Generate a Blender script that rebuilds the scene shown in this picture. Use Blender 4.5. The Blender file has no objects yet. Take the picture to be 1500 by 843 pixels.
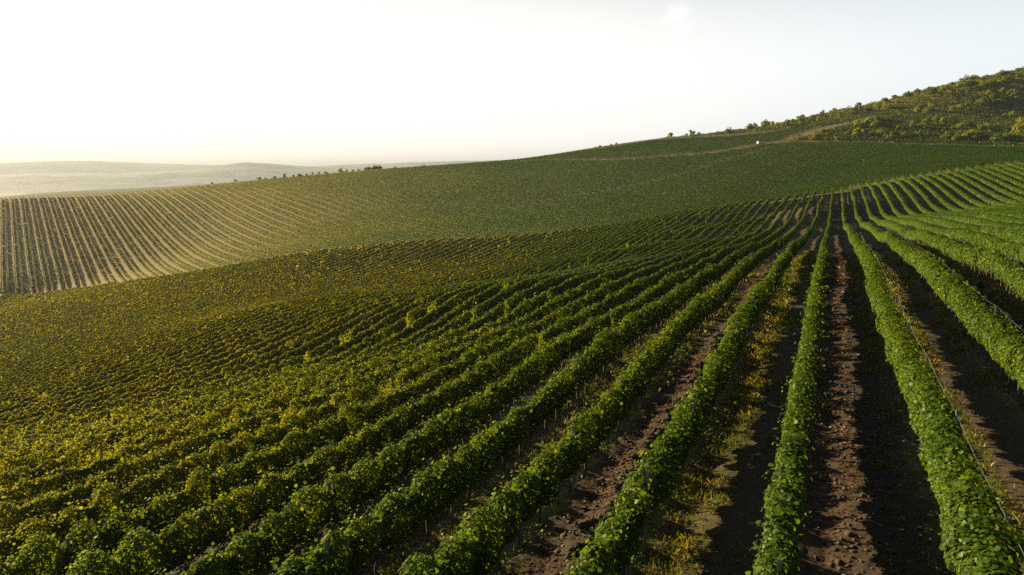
import bpy, math
import numpy as np

rng = np.random.default_rng(7)
R = math.radians
scene = bpy.context.scene
COL = scene.collection

# ------------------------------------------------------------------ camera model
HC = 7.5                       # camera height over the ground under it
F, CX, CY, PITCH = 1000.0, 750.0, 421.5, R(9.7)
AZ1 = R(25.05)                 # direction of the rows of the near block
E1 = np.array([math.sin(AZ1), math.cos(AZ1)])
P1 = np.array([math.cos(AZ1), -math.sin(AZ1)])
SP = 2.8                       # row spacing
SP2 = 2.35                     # and on the far slope
D0 = -0.45                     # lateral offset of the row on the left of the red alley
AZ2 = R(-35.6)                 # direction of the rows on the far slope
E2 = np.array([math.sin(AZ2), math.cos(AZ2)])
P2 = np.array([math.cos(AZ2), -math.sin(AZ2)])
VINE_H = 1.78


def ray(u, v):
    x = (u - CX) / F
    up = -(v - CY) / F
    return np.array([x, math.cos(PITCH) + up * math.sin(PITCH), -math.sin(PITCH) + up * math.cos(PITCH)])


def xy_to_sd(x, y):
    return x * E1[0] + y * E1[1], x * P1[0] + y * P1[1]


def sd_to_xy(s, d):
    return s * E1[0] + d * P1[0], s * E1[1] + d * P1[1]


# ------------------------------------------------------------------ terrain: surveyed heights
ctrl = []


def c_row(i, pts):             # (s, height of the canopy top below the camera) along row i
    for s, z in pts:
        x, y = sd_to_xy(s, D0 + SP * i)
        ctrl.append((x, y, z - VINE_H))


c_row(-6, [(-30, -9.2), (10, -9.4), (16, -9.55), (32, -9.8), (48, -9.95), (66, -9.9), (110, -12.0), (150, -13.6), (200, -12.6), (263, -9.0)])
c_row(-5, [(12, -8.95), (27, -9.1), (44, -9.3), (261, -8.5)])
c_row(-4, [(12, -8.35), (26, -8.4), (46, -8.6), (76, -9.3), (263, -8.3)])
c_row(-3, [(11, -7.55), (27, -7.5), (42, -7.8), (63, -8.3), (98, -9.7), (132, -10.9), (168, -10.8), (210, -8.7), (264, -7.5)])
c_row(-2, [(-30, -6.9), (11, -7.0), (27, -6.95), (51, -7.1), (63, -7.4), (91, -8.5), (140, -10.4), (171, -10.7), (225, -9.0), (264, -6.9)])
c_row(-1, [(12, -6.3), (34, -6.1), (53, -6.3), (69, -6.8), (111, -8.9), (149, -9.9), (193, -8.3), (255, -6.4)])
c_row(0, [(10, -5.75), (35, -5.75), (66, -6.4)])
c_row(1, [(-30, -5.2), (11, -5.25), (25, -5.45), (40, -5.55), (66, -6.2), (90, -7.4), (142, -9.9), (190, -9.2), (275, -6.0)])
c_row(2, [(23, -4.85), (33, -4.9), (54, -5.35), (76, -5.9), (140, -9.2), (184, -9.5), (285, -5.0)])
c_row(3, [(20, -4.3), (43, -4.4), (62, -5.1), (82, -6.2), (99, -6.9), (146, -8.9), (196, -8.8), (290, -4.3)])
c_row(5, [(-10, -3.6), (52, -4.35), (165, -9.2)])
c_row(10, [(60, -3.7), (90, -4.2), (165, -7.4), (290, -0.4)])
c_row(22, [(90, -2.4), (180, -2.9), (290, 4.3)])


def c_pix(u, v, y, top=0.0):
    r = ray(u, v)
    t = y / r[1]
    ctrl.append((r[0] * t, y, r[2] * t - top))


EDGE = [(1053, 301, 256), (962, 316, 246), (900, 328, 247), (850, 334, 242), (760, 344, 237), (650, 350, 229), (480, 365, 226), (300, 395, 232), (0, 432, 254)]
for (u, v, y) in EDGE + [(900, 390, 90), (850, 400, 86), (960, 378, 97), (760, 417, 69), (650, 436, 71), (500, 520, 57),
                         (900, 384, 129), (900, 367.6, 158), (900, 350, 188), (900, 338, 218), (850, 396, 120), (850, 376, 154), (850, 355, 196),
                         (960, 370, 123), (960, 357, 147), (960, 346, 171), (960, 335, 195), (960, 324, 219), (1053, 345, 159), (1053, 326, 198),
                         (760, 415, 136), (760, 385, 178), (760, 362, 212), (650, 434, 126), (650, 405, 165), (650, 375, 205),
                         (500, 430, 112), (250, 600, 43), (250, 480, 108),
                         (0, 687, 28), (0, 663, 36), (0, 565, 82), (0, 502, 145), (0, 455, 212)]:
    c_pix(u, v, y, VINE_H - 0.2)
for (u, v, y) in [(0, 424, 262), (0, 337, 355), (0, 290, 440), (200, 281, 450), (400, 262.5, 470), (550, 249, 495), (300, 322, 350),
                  (560, 281, 365), (740, 237.5, 540), (830, 223, 560), (960, 204, 570), (900, 250, 400), (700, 290, 350),
                  (1100, 189, 560), (1250, 159, 540), (1400, 124, 575), (1500, 102, 600),
                  (1114, 212, 430), (1215, 208, 405), (1300, 211, 390), (1400, 214, 370), (1500, 216, 350),
                  (1300, 180, 435), (1400, 166, 488), (1500, 152, 530), (1250, 245, 330), (1400, 228, 310)]:
    c_pix(u, v, y)
for (x, y, z) in [(-600, 620, -60), (-850, 850, -80), (-350, 680, -42), (-500, 900, -65), (-50, 740, -22), (-100, 950, -45), (250, 900, -10), (250, 760, 20), (600, 860, 10), (900, 800, 40), (245, 690, 26), (345, 690, 34), (450, 690, 48), (540, 690, 58), (480, 820, 10), (330, 820, 0), (520, 320, 15), (640, 420, 35), (420, 100, 12),
                  (-420, 300, -62), (-360, 140, -54), (-300, -60, -45), (250, -100, 0)]:
    ctrl.append((x, y, z))
ctrl = np.array(ctrl)
_S = 100.0


def _tps(r2):
    return 0.5 * r2 * np.log(np.maximum(r2, 1e-12))


def _fit():
    P = ctrl[:, :2] / _S
    n = len(P)
    d2 = ((P[:, None] - P[None]) ** 2).sum(-1)
    K = _tps(d2) + np.eye(n) * 1.5e-4
    Q = np.hstack([np.ones((n, 1)), P])
    A = np.zeros((n + 3, n + 3))
    A[:n, :n] = K
    A[:n, n:] = Q
    A[n:, :n] = Q.T
    return np.linalg.solve(A, np.concatenate([ctrl[:, 2], np.zeros(3)]))


_W = _fit()


def vnoise(x, y, seed=0):      # smooth value noise in -1..1
    x0 = np.floor(x).astype(np.int64)
    y0 = np.floor(y).astype(np.int64)
    fx, fy = x - x0, y - y0
    fx = fx * fx * (3 - 2 * fx)
    fy = fy * fy * (3 - 2 * fy)

    def h(a, b):
        n = (a * 374761393 + b * 668265263 + seed * 1274126177) & 0xFFFFFFFF
        n = ((n ^ (n >> 13)) * 1274126177) & 0xFFFFFFFF
        n = n ^ (n >> 16)
        return (n & 0xFFFF) / 32767.5 - 1.0
    return (h(x0, y0) * (1 - fx) + h(x0 + 1, y0) * fx) * (1 - fy) + (h(x0, y0 + 1) * (1 - fx) + h(x0 + 1, y0 + 1) * fx) * fy


def smooth(a, b, x):
    t = np.clip((x - a) / (b - a), 0, 1)
    return t * t * (3 - 2 * t)


def far_height(x, y):          # plain and hills beyond the vineyard
    r = np.hypot(x, y)
    u = CX + F * 0.985 * x / np.maximum(y, 1)
    z = -112 + 10 * vnoise(x / 900, y / 900, 5) + 4 * vnoise(x / 300, y / 300, 6)
    up = np.interp(u, [-900, -400, 0, 90, 150, 230, 300, 480, 600, 680, 800, 1500], [95, 70, 70, 100, 118, 95, 70, 60, 108, 122, 130, 130])
    z = z + (up + 112 + 5 * vnoise(x / 400, y / 400, 8)) * smooth(7600, 9200, r) * (1 - smooth(9800, 12500, r))
    up2 = np.interp(u, [-200, 0, 200, 270, 310, 345, 372, 400, 430, 480, 540, 600, 700, 900], [10, 20, 30, 48, 75, 100, 118, 112, 98, 74, 45, 20, 10, 0])
    z = z + (up2 + 60 + 4 * vnoise(x / 250, y / 250, 9)) * smooth(4900, 6200, r) * (1 - smooth(6400, 7600, r))
    return z


def height(x, y):
    x = np.asarray(x, float)
    y = np.asarray(y, float)
    sh = np.broadcast(x, y).shape
    X, Y = np.broadcast_to(x, sh).ravel(), np.broadcast_to(y, sh).ravel()
    out = np.empty(X.size)
    r = np.hypot(X, Y)
    for a in range(0, X.size, 60000):
        b = slice(a, a + 60000)
        xs, ys = X[b] / _S, Y[b] / _S
        # beyond the surveyed area the fit is not asked for more than 1.1 km out
        k = np.minimum(1, 1100 / np.maximum(r[b], 1))
        xs, ys = xs * k, ys * k
        d2 = (xs[:, None] - ctrl[None, :, 0] / _S) ** 2 + (ys[:, None] - ctrl[None, :, 1] / _S) ** 2
        out[b] = _tps(d2) @ _W[:-3] + _W[-3] + xs * _W[-2] + ys * _W[-1]
    f = smooth(820, 1500, r)
    if f.max() > 0:
        out = out * (1 - f) + far_height(X, Y) * f
    return (out + HC).reshape(sh)


def pix_ground(us, vs, t0=200, t1=900, n=500):
    """where the sight lines of the survey meet the terrain (nan where they miss)"""
    us, vs = np.atleast_1d(us).astype(float), np.atleast_1d(vs).astype(float)
    ts = np.geomspace(t0, t1, n)
    out = np.full((len(us), 3), np.nan)
    for k, (u, v) in enumerate(zip(us, vs)):
        r = ray(u, v)
        X, Y, Z = r[0] * ts, r[1] * ts, r[2] * ts + HC
        below = Z < height(X, Y)
        j = np.argmax(below)
        if below[j] and j > 0:
            out[k] = (X[j], Y[j], height(X[j], Y[j]))
    return out


_ed = []
for _u, _v, _y in EDGE:
    _r = ray(_u, _v)
    _s, _d = xy_to_sd(_r[0] / _r[1] * _y, _y)
    _ed.append((_d, _s))
_ed += [(-17, 262), (2.3, 275), (8, 287), (61, 289), (100, 292)]
_ed.append((_ed[8][0] * 1.4, _ed[8][1] * 0.8))
_ed.sort()
EDGE_D, EDGE_S = [e[0] for e in _ed], [e[1] for e in _ed]


def s_end(d):                  # where the rows of the near block stop
    return np.interp(d, EDGE_D, EDGE_S)


# ------------------------------------------------------------------ helpers
def tag(o, label=None, cat=None, group=None, kind=None):
    if label: o['label'] = label
    if cat: o['category'] = cat
    if group: o['group'] = group
    if kind: o['kind'] = kind
    return o


def link(name, me, mat=None, parent=None, loc=None):
    o = bpy.data.objects.new(name, me)
    COL.objects.link(o)
    if mat is not None and me is not None and not me.materials:
        me.materials.append(mat)
    if parent is not None: o.parent = parent
    if loc is not None: o.location = loc
    return o


def np_mesh(name, verts, faces, k, attrs=None, smooth_shade=False):
    """verts (n,3), faces flat index array of k-gons"""
    me = bpy.data.meshes.new(name)
    verts = np.ascontiguousarray(verts, np.float32)
    faces = np.ascontiguousarray(faces, np.int32).ravel()
    nf = len(faces) // k
    me.vertices.add(len(verts))
    me.vertices.foreach_set('co', verts.ravel())
    me.loops.add(len(faces))
    me.loops.foreach_set('vertex_index', faces)
    me.polygons.add(nf)
    me.polygons.foreach_set('loop_start', np.arange(0, nf * k, k, dtype=np.int32))
    me.polygons.foreach_set('loop_total', np.full(nf, k, np.int32))
    if smooth_shade:
        me.polygons.foreach_set('use_smooth', np.ones(nf, bool))
    for an, arr in (attrs or {}).items():
        if arr.ndim == 1:
            a = me.attributes.new(an, 'FLOAT', 'POINT')
            a.data.foreach_set('value', np.ascontiguousarray(arr, np.float32))
        else:
            a = me.attributes.new(an, 'FLOAT_COLOR', 'POINT')
            a.data.foreach_set('color', np.ascontiguousarray(arr, np.float32).ravel())
    me.update()
    return me


def norm(a):
    return a / np.maximum(np.linalg.norm(a, axis=-1, keepdims=True), 1e-9)


def leaf_arrays(pos, nrm, size, folded, rg, elong=1.0):
    """leaves as folded (6 verts, 2 quads) or flat (4 verts, 1 quad) blades"""
    n = len(pos)
    ref = norm(rg.normal(size=(n, 3)) + np.array([0, 0, -0.7]))
    t = norm(np.cross(np.cross(nrm, ref), nrm) + 1e-6)
    b = np.cross(nrm, t)
    sz = size[:, None]
    if folded:
        c = [(-0.0, -0.45, 0), (0.50, -0.22, -0.10), (0.36, 0.30, -0.13), (0, 0.58, -0.05), (-0.36, 0.30, -0.13), (-0.50, -0.22, -0.10)]
        q = np.array([[0, 1, 2, 3], [0, 3, 4, 5]])
    else:
        c = [(0.0, -0.52, 0), (0.46, 0.0, -0.06), (0.05, 0.55, 0), (-0.46, 0.05, -0.06)]
        q = np.array([[0, 1, 2, 3]])
    m = len(c)
    V = np.empty((n, m, 3))
    for k, (a, e, w) in enumerate(c):
        V[:, k] = pos + sz * (b * a + t * e * elong + nrm * w)
    Fc = (np.arange(n)[:, None, None] * m + q[None]).reshape(-1)
    return V.reshape(-1, 3), Fc, m


def join_parts(parts):
    vs, fs, at, off = [], [], [], 0
    for V, Fc, A in parts:
        vs.append(V)
        fs.append(Fc + off)
        at.append(A)
        off += len(V)
    return np.vstack(vs), np.concatenate(fs), np.vstack(at)


# ------------------------------------------------------------------ materials
def new_mat(name):
    m = bpy.data.materials.new(name)
    m.use_nodes = True
    nt = m.node_tree
    nt.nodes.clear()
    return m, nt


class G:                       # tiny node builder
    def __init__(self, nt): self.nt = nt
    def n(self, t, **kw):
        x = self.nt.nodes.new(t)
        for k, v in kw.items(): setattr(x, k, v)
        return x
    def l(self, a, b): self.nt.links.new(a, b)
    def put(self, sock, v):
        if hasattr(v, 'is_linked') or isinstance(v, bpy.types.NodeSocket): self.l(v, sock)
        else: sock.default_value = v
    def math(self, op, a, b=0.0, c=None, clamp=False):
        x = self.n('ShaderNodeMath', operation=op, use_clamp=clamp)
        self.put(x.inputs[0], a); self.put(x.inputs[1], b)
        if c is not None: self.put(x.inputs[2], c)
        return x.outputs[0]
    def mix(self, f, a, b, blend='MIX'):
        x = self.n('ShaderNodeMix', data_type='RGBA', blend_type=blend)
        self.put(x.inputs[0], f); self.put(x.inputs[6], a); self.put(x.inputs[7], b)
        return x.outputs[2]
    def noise(self, vec, scale, detail=4, rough=0.6):
        x = self.n('ShaderNodeTexNoise')
        if vec is not None: self.l(vec, x.inputs['Vector'])
        x.inputs['Scale'].default_value = scale
        x.inputs['Detail'].default_value = detail
        x.inputs['Roughness'].default_value = rough
        return x.outputs['Fac']
    def step(self, v, a, b):   # smooth ramp from a to b
        x = self.n('ShaderNodeMapRange', interpolation_type='SMOOTHSTEP')
        self.put(x.inputs[0], v)
        x.inputs[1].default_value = a; x.inputs[2].default_value = b
        return x.outputs[0]
    def band(self, v, a, b, c, d):
        return self.math('MULTIPLY', self.step(v, a, b), self.math('SUBTRACT', 1.0, self.step(v, c, d)))


def rgb(r, g, b): return (r, g, b, 1.0)


def leaf_material(name, cols, trans=0.52, gloss=0.018, obj_random=False):
    """cols: dark green, mid green, light green, yellow"""
    m, nt = new_mat(name)
    g = G(nt)
    at = g.n('ShaderNodeAttribute', attribute_name='leaf')
    sep = g.n('ShaderNodeSeparateColor')
    g.l(at.outputs['Color'], sep.inputs[0])
    ramp = g.n('ShaderNodeValToRGB')
    ramp.color_ramp.elements[0].position = 0.0
    ramp.color_ramp.elements[0].color = rgb(*cols[0])
    ramp.color_ramp.elements[1].position = 1.0
    ramp.color_ramp.elements[1].color = rgb(*cols[3])
    for p, c in ((0.4, cols[1]), (0.72, cols[2])):
        e = ramp.color_ramp.elements.new(p)
        e.color = rgb(*c)
    v = sep.outputs[0]
    if obj_random:
        oi = g.n('ShaderNodeObjectInfo')
        v = g.math('ADD', g.math('MULTIPLY', v, 0.55), g.math('MULTIPLY', oi.outputs['Random'], 0.5), clamp=True)
    g.l(v, ramp.inputs[0])
    dif = g.n('ShaderNodeBsdfDiffuse')
    g.l(ramp.outputs[0], dif.inputs[0])
    tr = g.n('ShaderNodeBsdfTranslucent')
    tc = g.mix(1.0, ramp.outputs[0], rgb(2.5, 1.95, 0.32), 'MULTIPLY')
    g.l(tc, tr.inputs[0])
    mx = g.n('ShaderNodeMixShader')
    mx.inputs[0].default_value = trans
    g.l(dif.outputs[0], mx.inputs[1]); g.l(tr.outputs[0], mx.inputs[2])
    gl = g.n('ShaderNodeBsdfGlossy')
    gl.inputs['Roughness'].default_value = 0.5
    gl.inputs['Color'].default_value = rgb(0.75, 0.8, 0.6)
    mx2 = g.n('ShaderNodeMixShader')
    mx2.inputs[0].default_value = gloss
    g.l(mx.outputs[0], mx2.inputs[1]); g.l(gl.outputs[0], mx2.inputs[2])
    out = g.n('ShaderNodeOutputMaterial')
    g.l(mx2.outputs[0], out.inputs[0])
    return m


def plain_mat(name, col, rough=0.8, metal=0.0, var=0.25, scale=20.0):
    m, nt = new_mat(name)
    g = G(nt)
    tc = g.n('ShaderNodeTexCoord')
    nz = g.noise(tc.outputs['Object'], scale)
    c = g.mix(nz, rgb(*[x * (1 - var) for x in col]), rgb(*[min(1, x * (1 + var)) for x in col]))
    b = g.n('ShaderNodeBsdfPrincipled')
    g.l(c, b.inputs['Base Color'])
    b.inputs['Roughness'].default_value = rough
    b.inputs['Metallic'].default_value = metal
    out = g.n('ShaderNodeOutputMaterial')
    g.l(b.outputs[0], out.inputs[0])
    return m


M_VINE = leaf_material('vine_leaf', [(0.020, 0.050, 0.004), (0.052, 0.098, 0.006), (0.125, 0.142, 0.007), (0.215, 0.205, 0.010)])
M_SHRUB = leaf_material('shrub_leaf', [(0.024, 0.052, 0.006), (0.065, 0.105, 0.010), (0.15, 0.18, 0.014), (0.27, 0.25, 0.02)], trans=0.42, gloss=0.015, obj_random=True)
M_GRASS = leaf_material('grass_blade', [(0.03, 0.055, 0.008), (0.065, 0.085, 0.012), (0.13, 0.12, 0.024), (0.20, 0.16, 0.05)], trans=0.35, gloss=0.02)
M_LITTER = leaf_material('dead_leaf', [(0.025, 0.015, 0.009), (0.085, 0.040, 0.016), (0.17, 0.085, 0.033), (0.22, 0.17, 0.09)], trans=0.15, gloss=0.03)
M_BARK = plain_mat('vine_bark', (0.06, 0.042, 0.03), 0.9)
M_POST = plain_mat('post_metal', (0.13, 0.125, 0.12), 0.55, 0.3)
M_WIRE = plain_mat('steel_wire', (0.40, 0.39, 0.37), 0.35, 0.9, 0.05)
M_CLOD = plain_mat('soil_clod', (0.045, 0.03, 0.02), 0.95, 0, 0.4, 6)


def ground_material():
    m, nt = new_mat('vineyard_soil')
    g = G(nt)
    geo = g.n('ShaderNodeNewGeometry')
    pos = geo.outputs['Position']
    zone = g.n('ShaderNodeAttribute', attribute_name='zone')
    sep = g.n('ShaderNodeSeparateColor')
    g.l(zone.outputs['Color'], sep.inputs[0])
    z_near, z_slope, z_track = sep.outputs[0], sep.outputs[1], sep.outputs[2]

    def dot(vx, vy):
        x = g.n('ShaderNodeVectorMath', operation='DOT_PRODUCT')
        g.l(pos, x.inputs[0]); x.inputs[1].default_value = (vx, vy, 0)
        return x.outputs['Value']
    warp = g.math('MULTIPLY', g.math('SUBTRACT', g.noise(pos, 0.55, 4), 0.5), 0.55)
    n_big = g.noise(pos, 0.09, 5)
    n_mid = g.noise(pos, 0.8, 6)
    n_fine = g.noise(pos, 5.5, 7, 0.7)
    n_vfine = g.noise(pos, 24.0, 5, 0.7)
    # --- near block: alternate tilled and grassed alleys
    k = g.math('DIVIDE', g.math('SUBTRACT', dot(P1[0], P1[1]), D0), SP)
    k = g.math('ADD', k, g.math('MULTIPLY', warp, 0.35))
    fr = g.math('FRACT', k)
    par = g.math('FRACT', g.math('MULTIPLY', g.math('FLOOR', k), 0.5))   # 0 tilled, 0.5 grassed
    grassed = g.step(par, 0.2, 0.3)
    soil_r = g.mix(n_fine, rgb(0.015, 0.011, 0.008), rgb(0.062, 0.043, 0.029))
    soil_g = g.mix(n_fine, rgb(0.025, 0.019, 0.012), rgb(0.090, 0.064, 0.040))
    dry = g.mix(g.step(n_fine, 0.3, 0.7), rgb(0.028, 0.029, 0.009), rgb(0.085, 0.070, 0.024))
    green = g.mix(n_fine, rgb(0.03, 0.045, 0.010), rgb(0.10, 0.10, 0.022))
    litter = g.mix(n_vfine, rgb(0.028, 0.018, 0.010), rgb(0.090, 0.052, 0.029))
    # tilled alley: reddish litter along its middle
    mid_t = g.math('MULTIPLY', g.band(fr, 0.12, 0.3, 0.45, 0.62), g.step(n_mid, 0.42, 0.62))
    till = g.mix(g.math('MULTIPLY', mid_t, 0.85), soil_r, litter)
    under = g.math('ADD', g.step(fr, 0.86, 0.96), g.math('SUBTRACT', 1.0, g.step(fr, 0.04, 0.14)))
    till = g.mix(g.math('MULTIPLY', under, g.step(n_mid, 0.4, 0.6)), till, green)
    # grassed alley: dry sward between two wheel tracks
    sw = g.math('MULTIPLY', g.band(fr, 0.08, 0.2, 0.46, 0.58), g.step(n_mid, 0.3, 0.5))
    grs = g.mix(sw, soil_g, dry)
    grs = g.mix(g.math('MULTIPLY', under, 0.7), grs, green)
    near = g.mix(grassed, till, grs)
    # --- far slope: pale mown tracks alternate with dark tilled alleys
    q = g.math('DIVIDE', dot(P2[0], P2[1]), SP2)
    q = g.math('ADD', q, g.math('MULTIPLY', warp, 0.2))
    par2 = g.step(g.math('FRACT', g.math('MULTIPLY', g.math('FLOOR', q), 0.5)), 0.2, 0.3)
    tan_c = g.mix(n_mid, rgb(0.13, 0.082, 0.030), rgb(0.23, 0.145, 0.052))
    tan_c = g.mix(g.step(n_big, 0.45, 0.62), tan_c, rgb(0.14, 0.12, 0.035))
    tan_c = g.mix(g.step(dot(1.0, 0.0), -190, -30), tan_c, rgb(0.085, 0.085, 0.026))
    dark_c = g.mix(n_mid, rgb(0.085, 0.062, 0.028), rgb(0.18, 0.125, 0.052))
    slope = g.mix(par2, dark_c, tan_c)
    # --- headlands, tracks, rough pasture
    rough = g.mix(g.step(n_mid, 0.3, 0.7), rgb(0.022, 0.030, 0.008), rgb(0.065, 0.064, 0.020))
    rough = g.mix(g.step(n_big, 0.57, 0.74), rough, rgb(0.10, 0.075, 0.042))
    # far plain: patchwork of pale and dark fields
    vor = g.n('ShaderNodeTexVoronoi', feature='F1')
    mp = g.n('ShaderNodeMapping')
    mp.inputs['Scale'].default_value = (0.0016, 0.0045, 0)
    mp.inputs['Rotation'].default_value = (0, 0, 0.25)
    g.l(pos, mp.inputs[0]); g.l(mp.outputs[0], vor.inputs['Vector'])
    vor.inputs['Scale'].default_value = 1.0
    sv = g.n('ShaderNodeSeparateColor'); g.l(vor.outputs['Color'], sv.inputs[0])
    patch = g.mix(g.step(sv.outputs[0], 0.35, 0.6), rgb(0.075, 0.08, 0.07), rgb(0.20, 0.175, 0.135))
    patch = g.mix(g.step(g.noise(pos, 0.004, 4), 0.5, 0.62), patch, rgb(0.05, 0.06, 0.05))
    rad = g.n('ShaderNodeVectorMath', operation='LENGTH'); g.l(pos, rad.inputs[0])
    rough = g.mix(g.step(rad.outputs['Value'], 1000, 1500), rough, patch)
    track = g.mix(n_fine, rgb(0.085, 0.066, 0.036), rgb(0.16, 0.122, 0.068))
    c = g.mix(z_near, rough, near)
    c = g.mix(z_slope, c, slope)
    c = g.mix(z_track, c, track)
    b = g.n('ShaderNodeBsdfPrincipled')
    g.l(c, b.inputs['Base Color'])
    b.inputs['Roughness'].default_value = 0.95
    b.inputs['Specular IOR Level'].default_value = 0.15
    bump = g.n('ShaderNodeBump')
    bump.inputs['Strength'].default_value = 0.9
    bump.inputs['Distance'].default_value = 0.09
    hgt = g.math('ADD', g.math('MULTIPLY', n_fine, 0.8), g.math('MULTIPLY', n_vfine, 0.25))
    g.l(hgt, bump.inputs['Height'])
    g.l(bump.outputs[0], b.inputs['Normal'])
    out = g.n('ShaderNodeOutputMaterial')
    g.l(b.outputs[0], out.inputs[0])
    return m


# ------------------------------------------------------------------ tracks on the far slope
def track_line(pts):
    g = pix_ground([p[0] for p in pts], [p[1] for p in pts])
    return g[~np.isnan(g[:, 0])][:, :2]


TRACKS = [
    (track_line([(752, 239.5), (800, 236.5), (850, 235.5), (900, 235), (950, 232), (1000, 228.5), (1050, 224), (1085, 218), (1114, 213), (1150, 209),
                 (1200, 208), (1260, 208), (1300, 210), (1350, 212), (1400, 214.5), (1450, 216), (1499, 217)]), 2.0),
    (track_line([(640, 322), (700, 309), (760, 302), (820, 293), (880, 284), (940, 272), (1000, 257), (1050, 241), (1090, 229), (1130, 217)]), 0.9),
    (track_line([(180, 318), (280, 308), (360, 293), (440, 282), (540, 270), (640, 258), (740, 249)]), 0.7),
    (track_line([(110, 372), (200, 365), (290, 352), (400, 340), (480, 331), (560, 322), (640, 315)]), 0.6),
    (track_line([(1165, 203), (1190, 195), (1215, 188), (1250, 179), (1290, 170)]), 4.0),
    (track_line([(1385, 134), (1405, 131), (1430, 128)]), 3.0),
]


def dist_poly(x, y, pl):
    best = np.full(np.shape(x), 1e9)
    for a, b in zip(pl[:-1], pl[1:]):
        ab = b - a
        t = np.clip(((x - a[0]) * ab[0] + (y - a[1]) * ab[1]) / max(ab @ ab, 1e-9), 0, 1)
        best = np.minimum(best, np.hypot(x - a[0] - t * ab[0], y - a[1] - t * ab[1]))
    return best


# upper limit of the planted slope, and the foot of the scrub hill
TOP_PIX = [(-150, 302), (-60, 296), (0, 292.5), (100, 289), (200, 283.5), (300, 274.5), (400, 264.5), (500, 256), (600, 247.5), (700, 240.5), (760, 235.5), (800, 230), (860, 222),
           (900, 217), (950, 209), (1000, 205), (1060, 203), (1110, 198.5), (1160, 191), (1195, 186.5)]
RIGHT_PIX = [(1195, 188), (1170, 196), (1150, 204), (1145, 208.5), (1200, 209.5), (1260, 210), (1300, 212), (1350, 214), (1400, 216), (1450, 218), (1499, 219), (1580, 221)]
_poly = pix_ground([p[0] for p in TOP_PIX + RIGHT_PIX], [p[1] for p in TOP_PIX + RIGHT_PIX])
_poly = _poly[~np.isnan(_poly[:, 0])][:, :2]
_bd = np.array([sd_to_xy(float(s_end(d)) + 4.5, d) for d in (110, 61, 8, 2.3, -17, -37, -56, -70, -80, -97, -118, -146, -174, -200, -225, -290, -340)])
SLOPE_POLY = np.vstack([[(-480, 450)], _poly, [_poly[-1] + (30, -10)], _bd, [(-430, 260)]])


def in_poly(x, y, poly):
    inside = np.zeros(np.shape(x), bool)
    for (ax, ay), (bx, by) in zip(poly, np.roll(poly, -1, 0)):
        cond = ((ay > y) != (by > y)) & (x < (bx - ax) * (y - ay) / (by - ay + 1e-12) + ax)
        inside ^= cond
    return inside


# ------------------------------------------------------------------ ground sheet
def ground_detail(x, y):
    s, d = xy_to_sd(x, y)
    r = np.hypot(x, y)
    k = (d - D0) / SP
    fr = k - np.floor(k)
    par = np.floor(k).astype(int) % 2
    fade = (1 - smooth(60, 120, r)) * (s < s_end(d))
    z = 0.10 * np.exp(-(np.minimum(fr, 1 - fr) * SP / 0.4) ** 2)
    rut = np.exp(-((fr - 0.27) * SP / 0.2) ** 2) + np.exp(-((fr - 0.76) * SP / 0.2) ** 2)
    z = z - rut * np.where(par == 1, 0.07, 0.05)
    till = np.where(par == 0, 1.0, 0.35)
    z = z + till * (0.055 * vnoise(x * 2.2, y * 2.2, 11) + 0.035 * vnoise(x * 5.5, y * 5.5, 12) + 0.02 * vnoise(x * 11, y * 11, 13))
    return z * fade


def build_ground():
    rr = np.concatenate([[0.0], np.geomspace(2.5, 80, 420), np.geomspace(80, 1000, 260)[1:], np.geomspace(1000, 15000, 150)[1:]])
    aa = np.radians(np.concatenate([np.arange(-110, -42, 1.0), np.arange(-42, 46, 0.2), np.arange(46, 111, 1.0)]))
    Rr, A = np.meshgrid(rr, aa, indexing='ij')
    X, Y = Rr * np.sin(A), Rr * np.cos(A)
    Z = height(X, Y) + ground_detail(X, Y)
    n, m = X.shape
    idx = np.arange(n * m).reshape(n, m)
    q = np.stack([idx[:-1, :-1], idx[:-1, 1:], idx[1:, 1:], idx[1:, :-1]], -1).reshape(-1, 4)[:, ::-1]
    s, d = xy_to_sd(X, Y)
    nz = vnoise(X / 3, Y / 3, 21)
    near = (s < s_end(d) + 0.6 + nz) & (d > -345)
    slope = in_poly(X, Y, SLOPE_POLY) & ~near
    tr = np.zeros_like(X)
    for pl, w in (TRACKS[0], TRACKS[1], TRACKS[4], TRACKS[5]):
        tr = np.maximum(tr, 1 - smooth(w * 0.7, w * 1.5, dist_poly(X, Y, pl) + 0.6 * nz))
    head = (1 - smooth(1.5, 3.2, np.abs(s - s_end(d) - 3.2) + 0.7 * nz)) * (d < -20) * 0.85
    tr = np.maximum(tr, head * (0.5 + 0.5 * nz))
    zone = np.stack([near, slope, np.clip(tr, 0, 1), np.ones_like(X)], -1).reshape(-1, 4)
    me = np_mesh('ground', np.stack([X, Y, Z], -1).reshape(-1, 3), q, 4, {'zone': zone.astype(np.float32)}, True)
    o = link('ground', me, ground_material())
    tag(o, kind='structure')
    # the back of the sheet, behind the camera
    return o


build_ground()


# ------------------------------------------------------------------ vine rows
def row_noise(s, ang, seed, per, nper=3):
    return vnoise(s / per + 17.3 * seed, ang * nper / (2 * math.pi) + 3.1 * seed, 31 + seed % 97)


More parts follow.
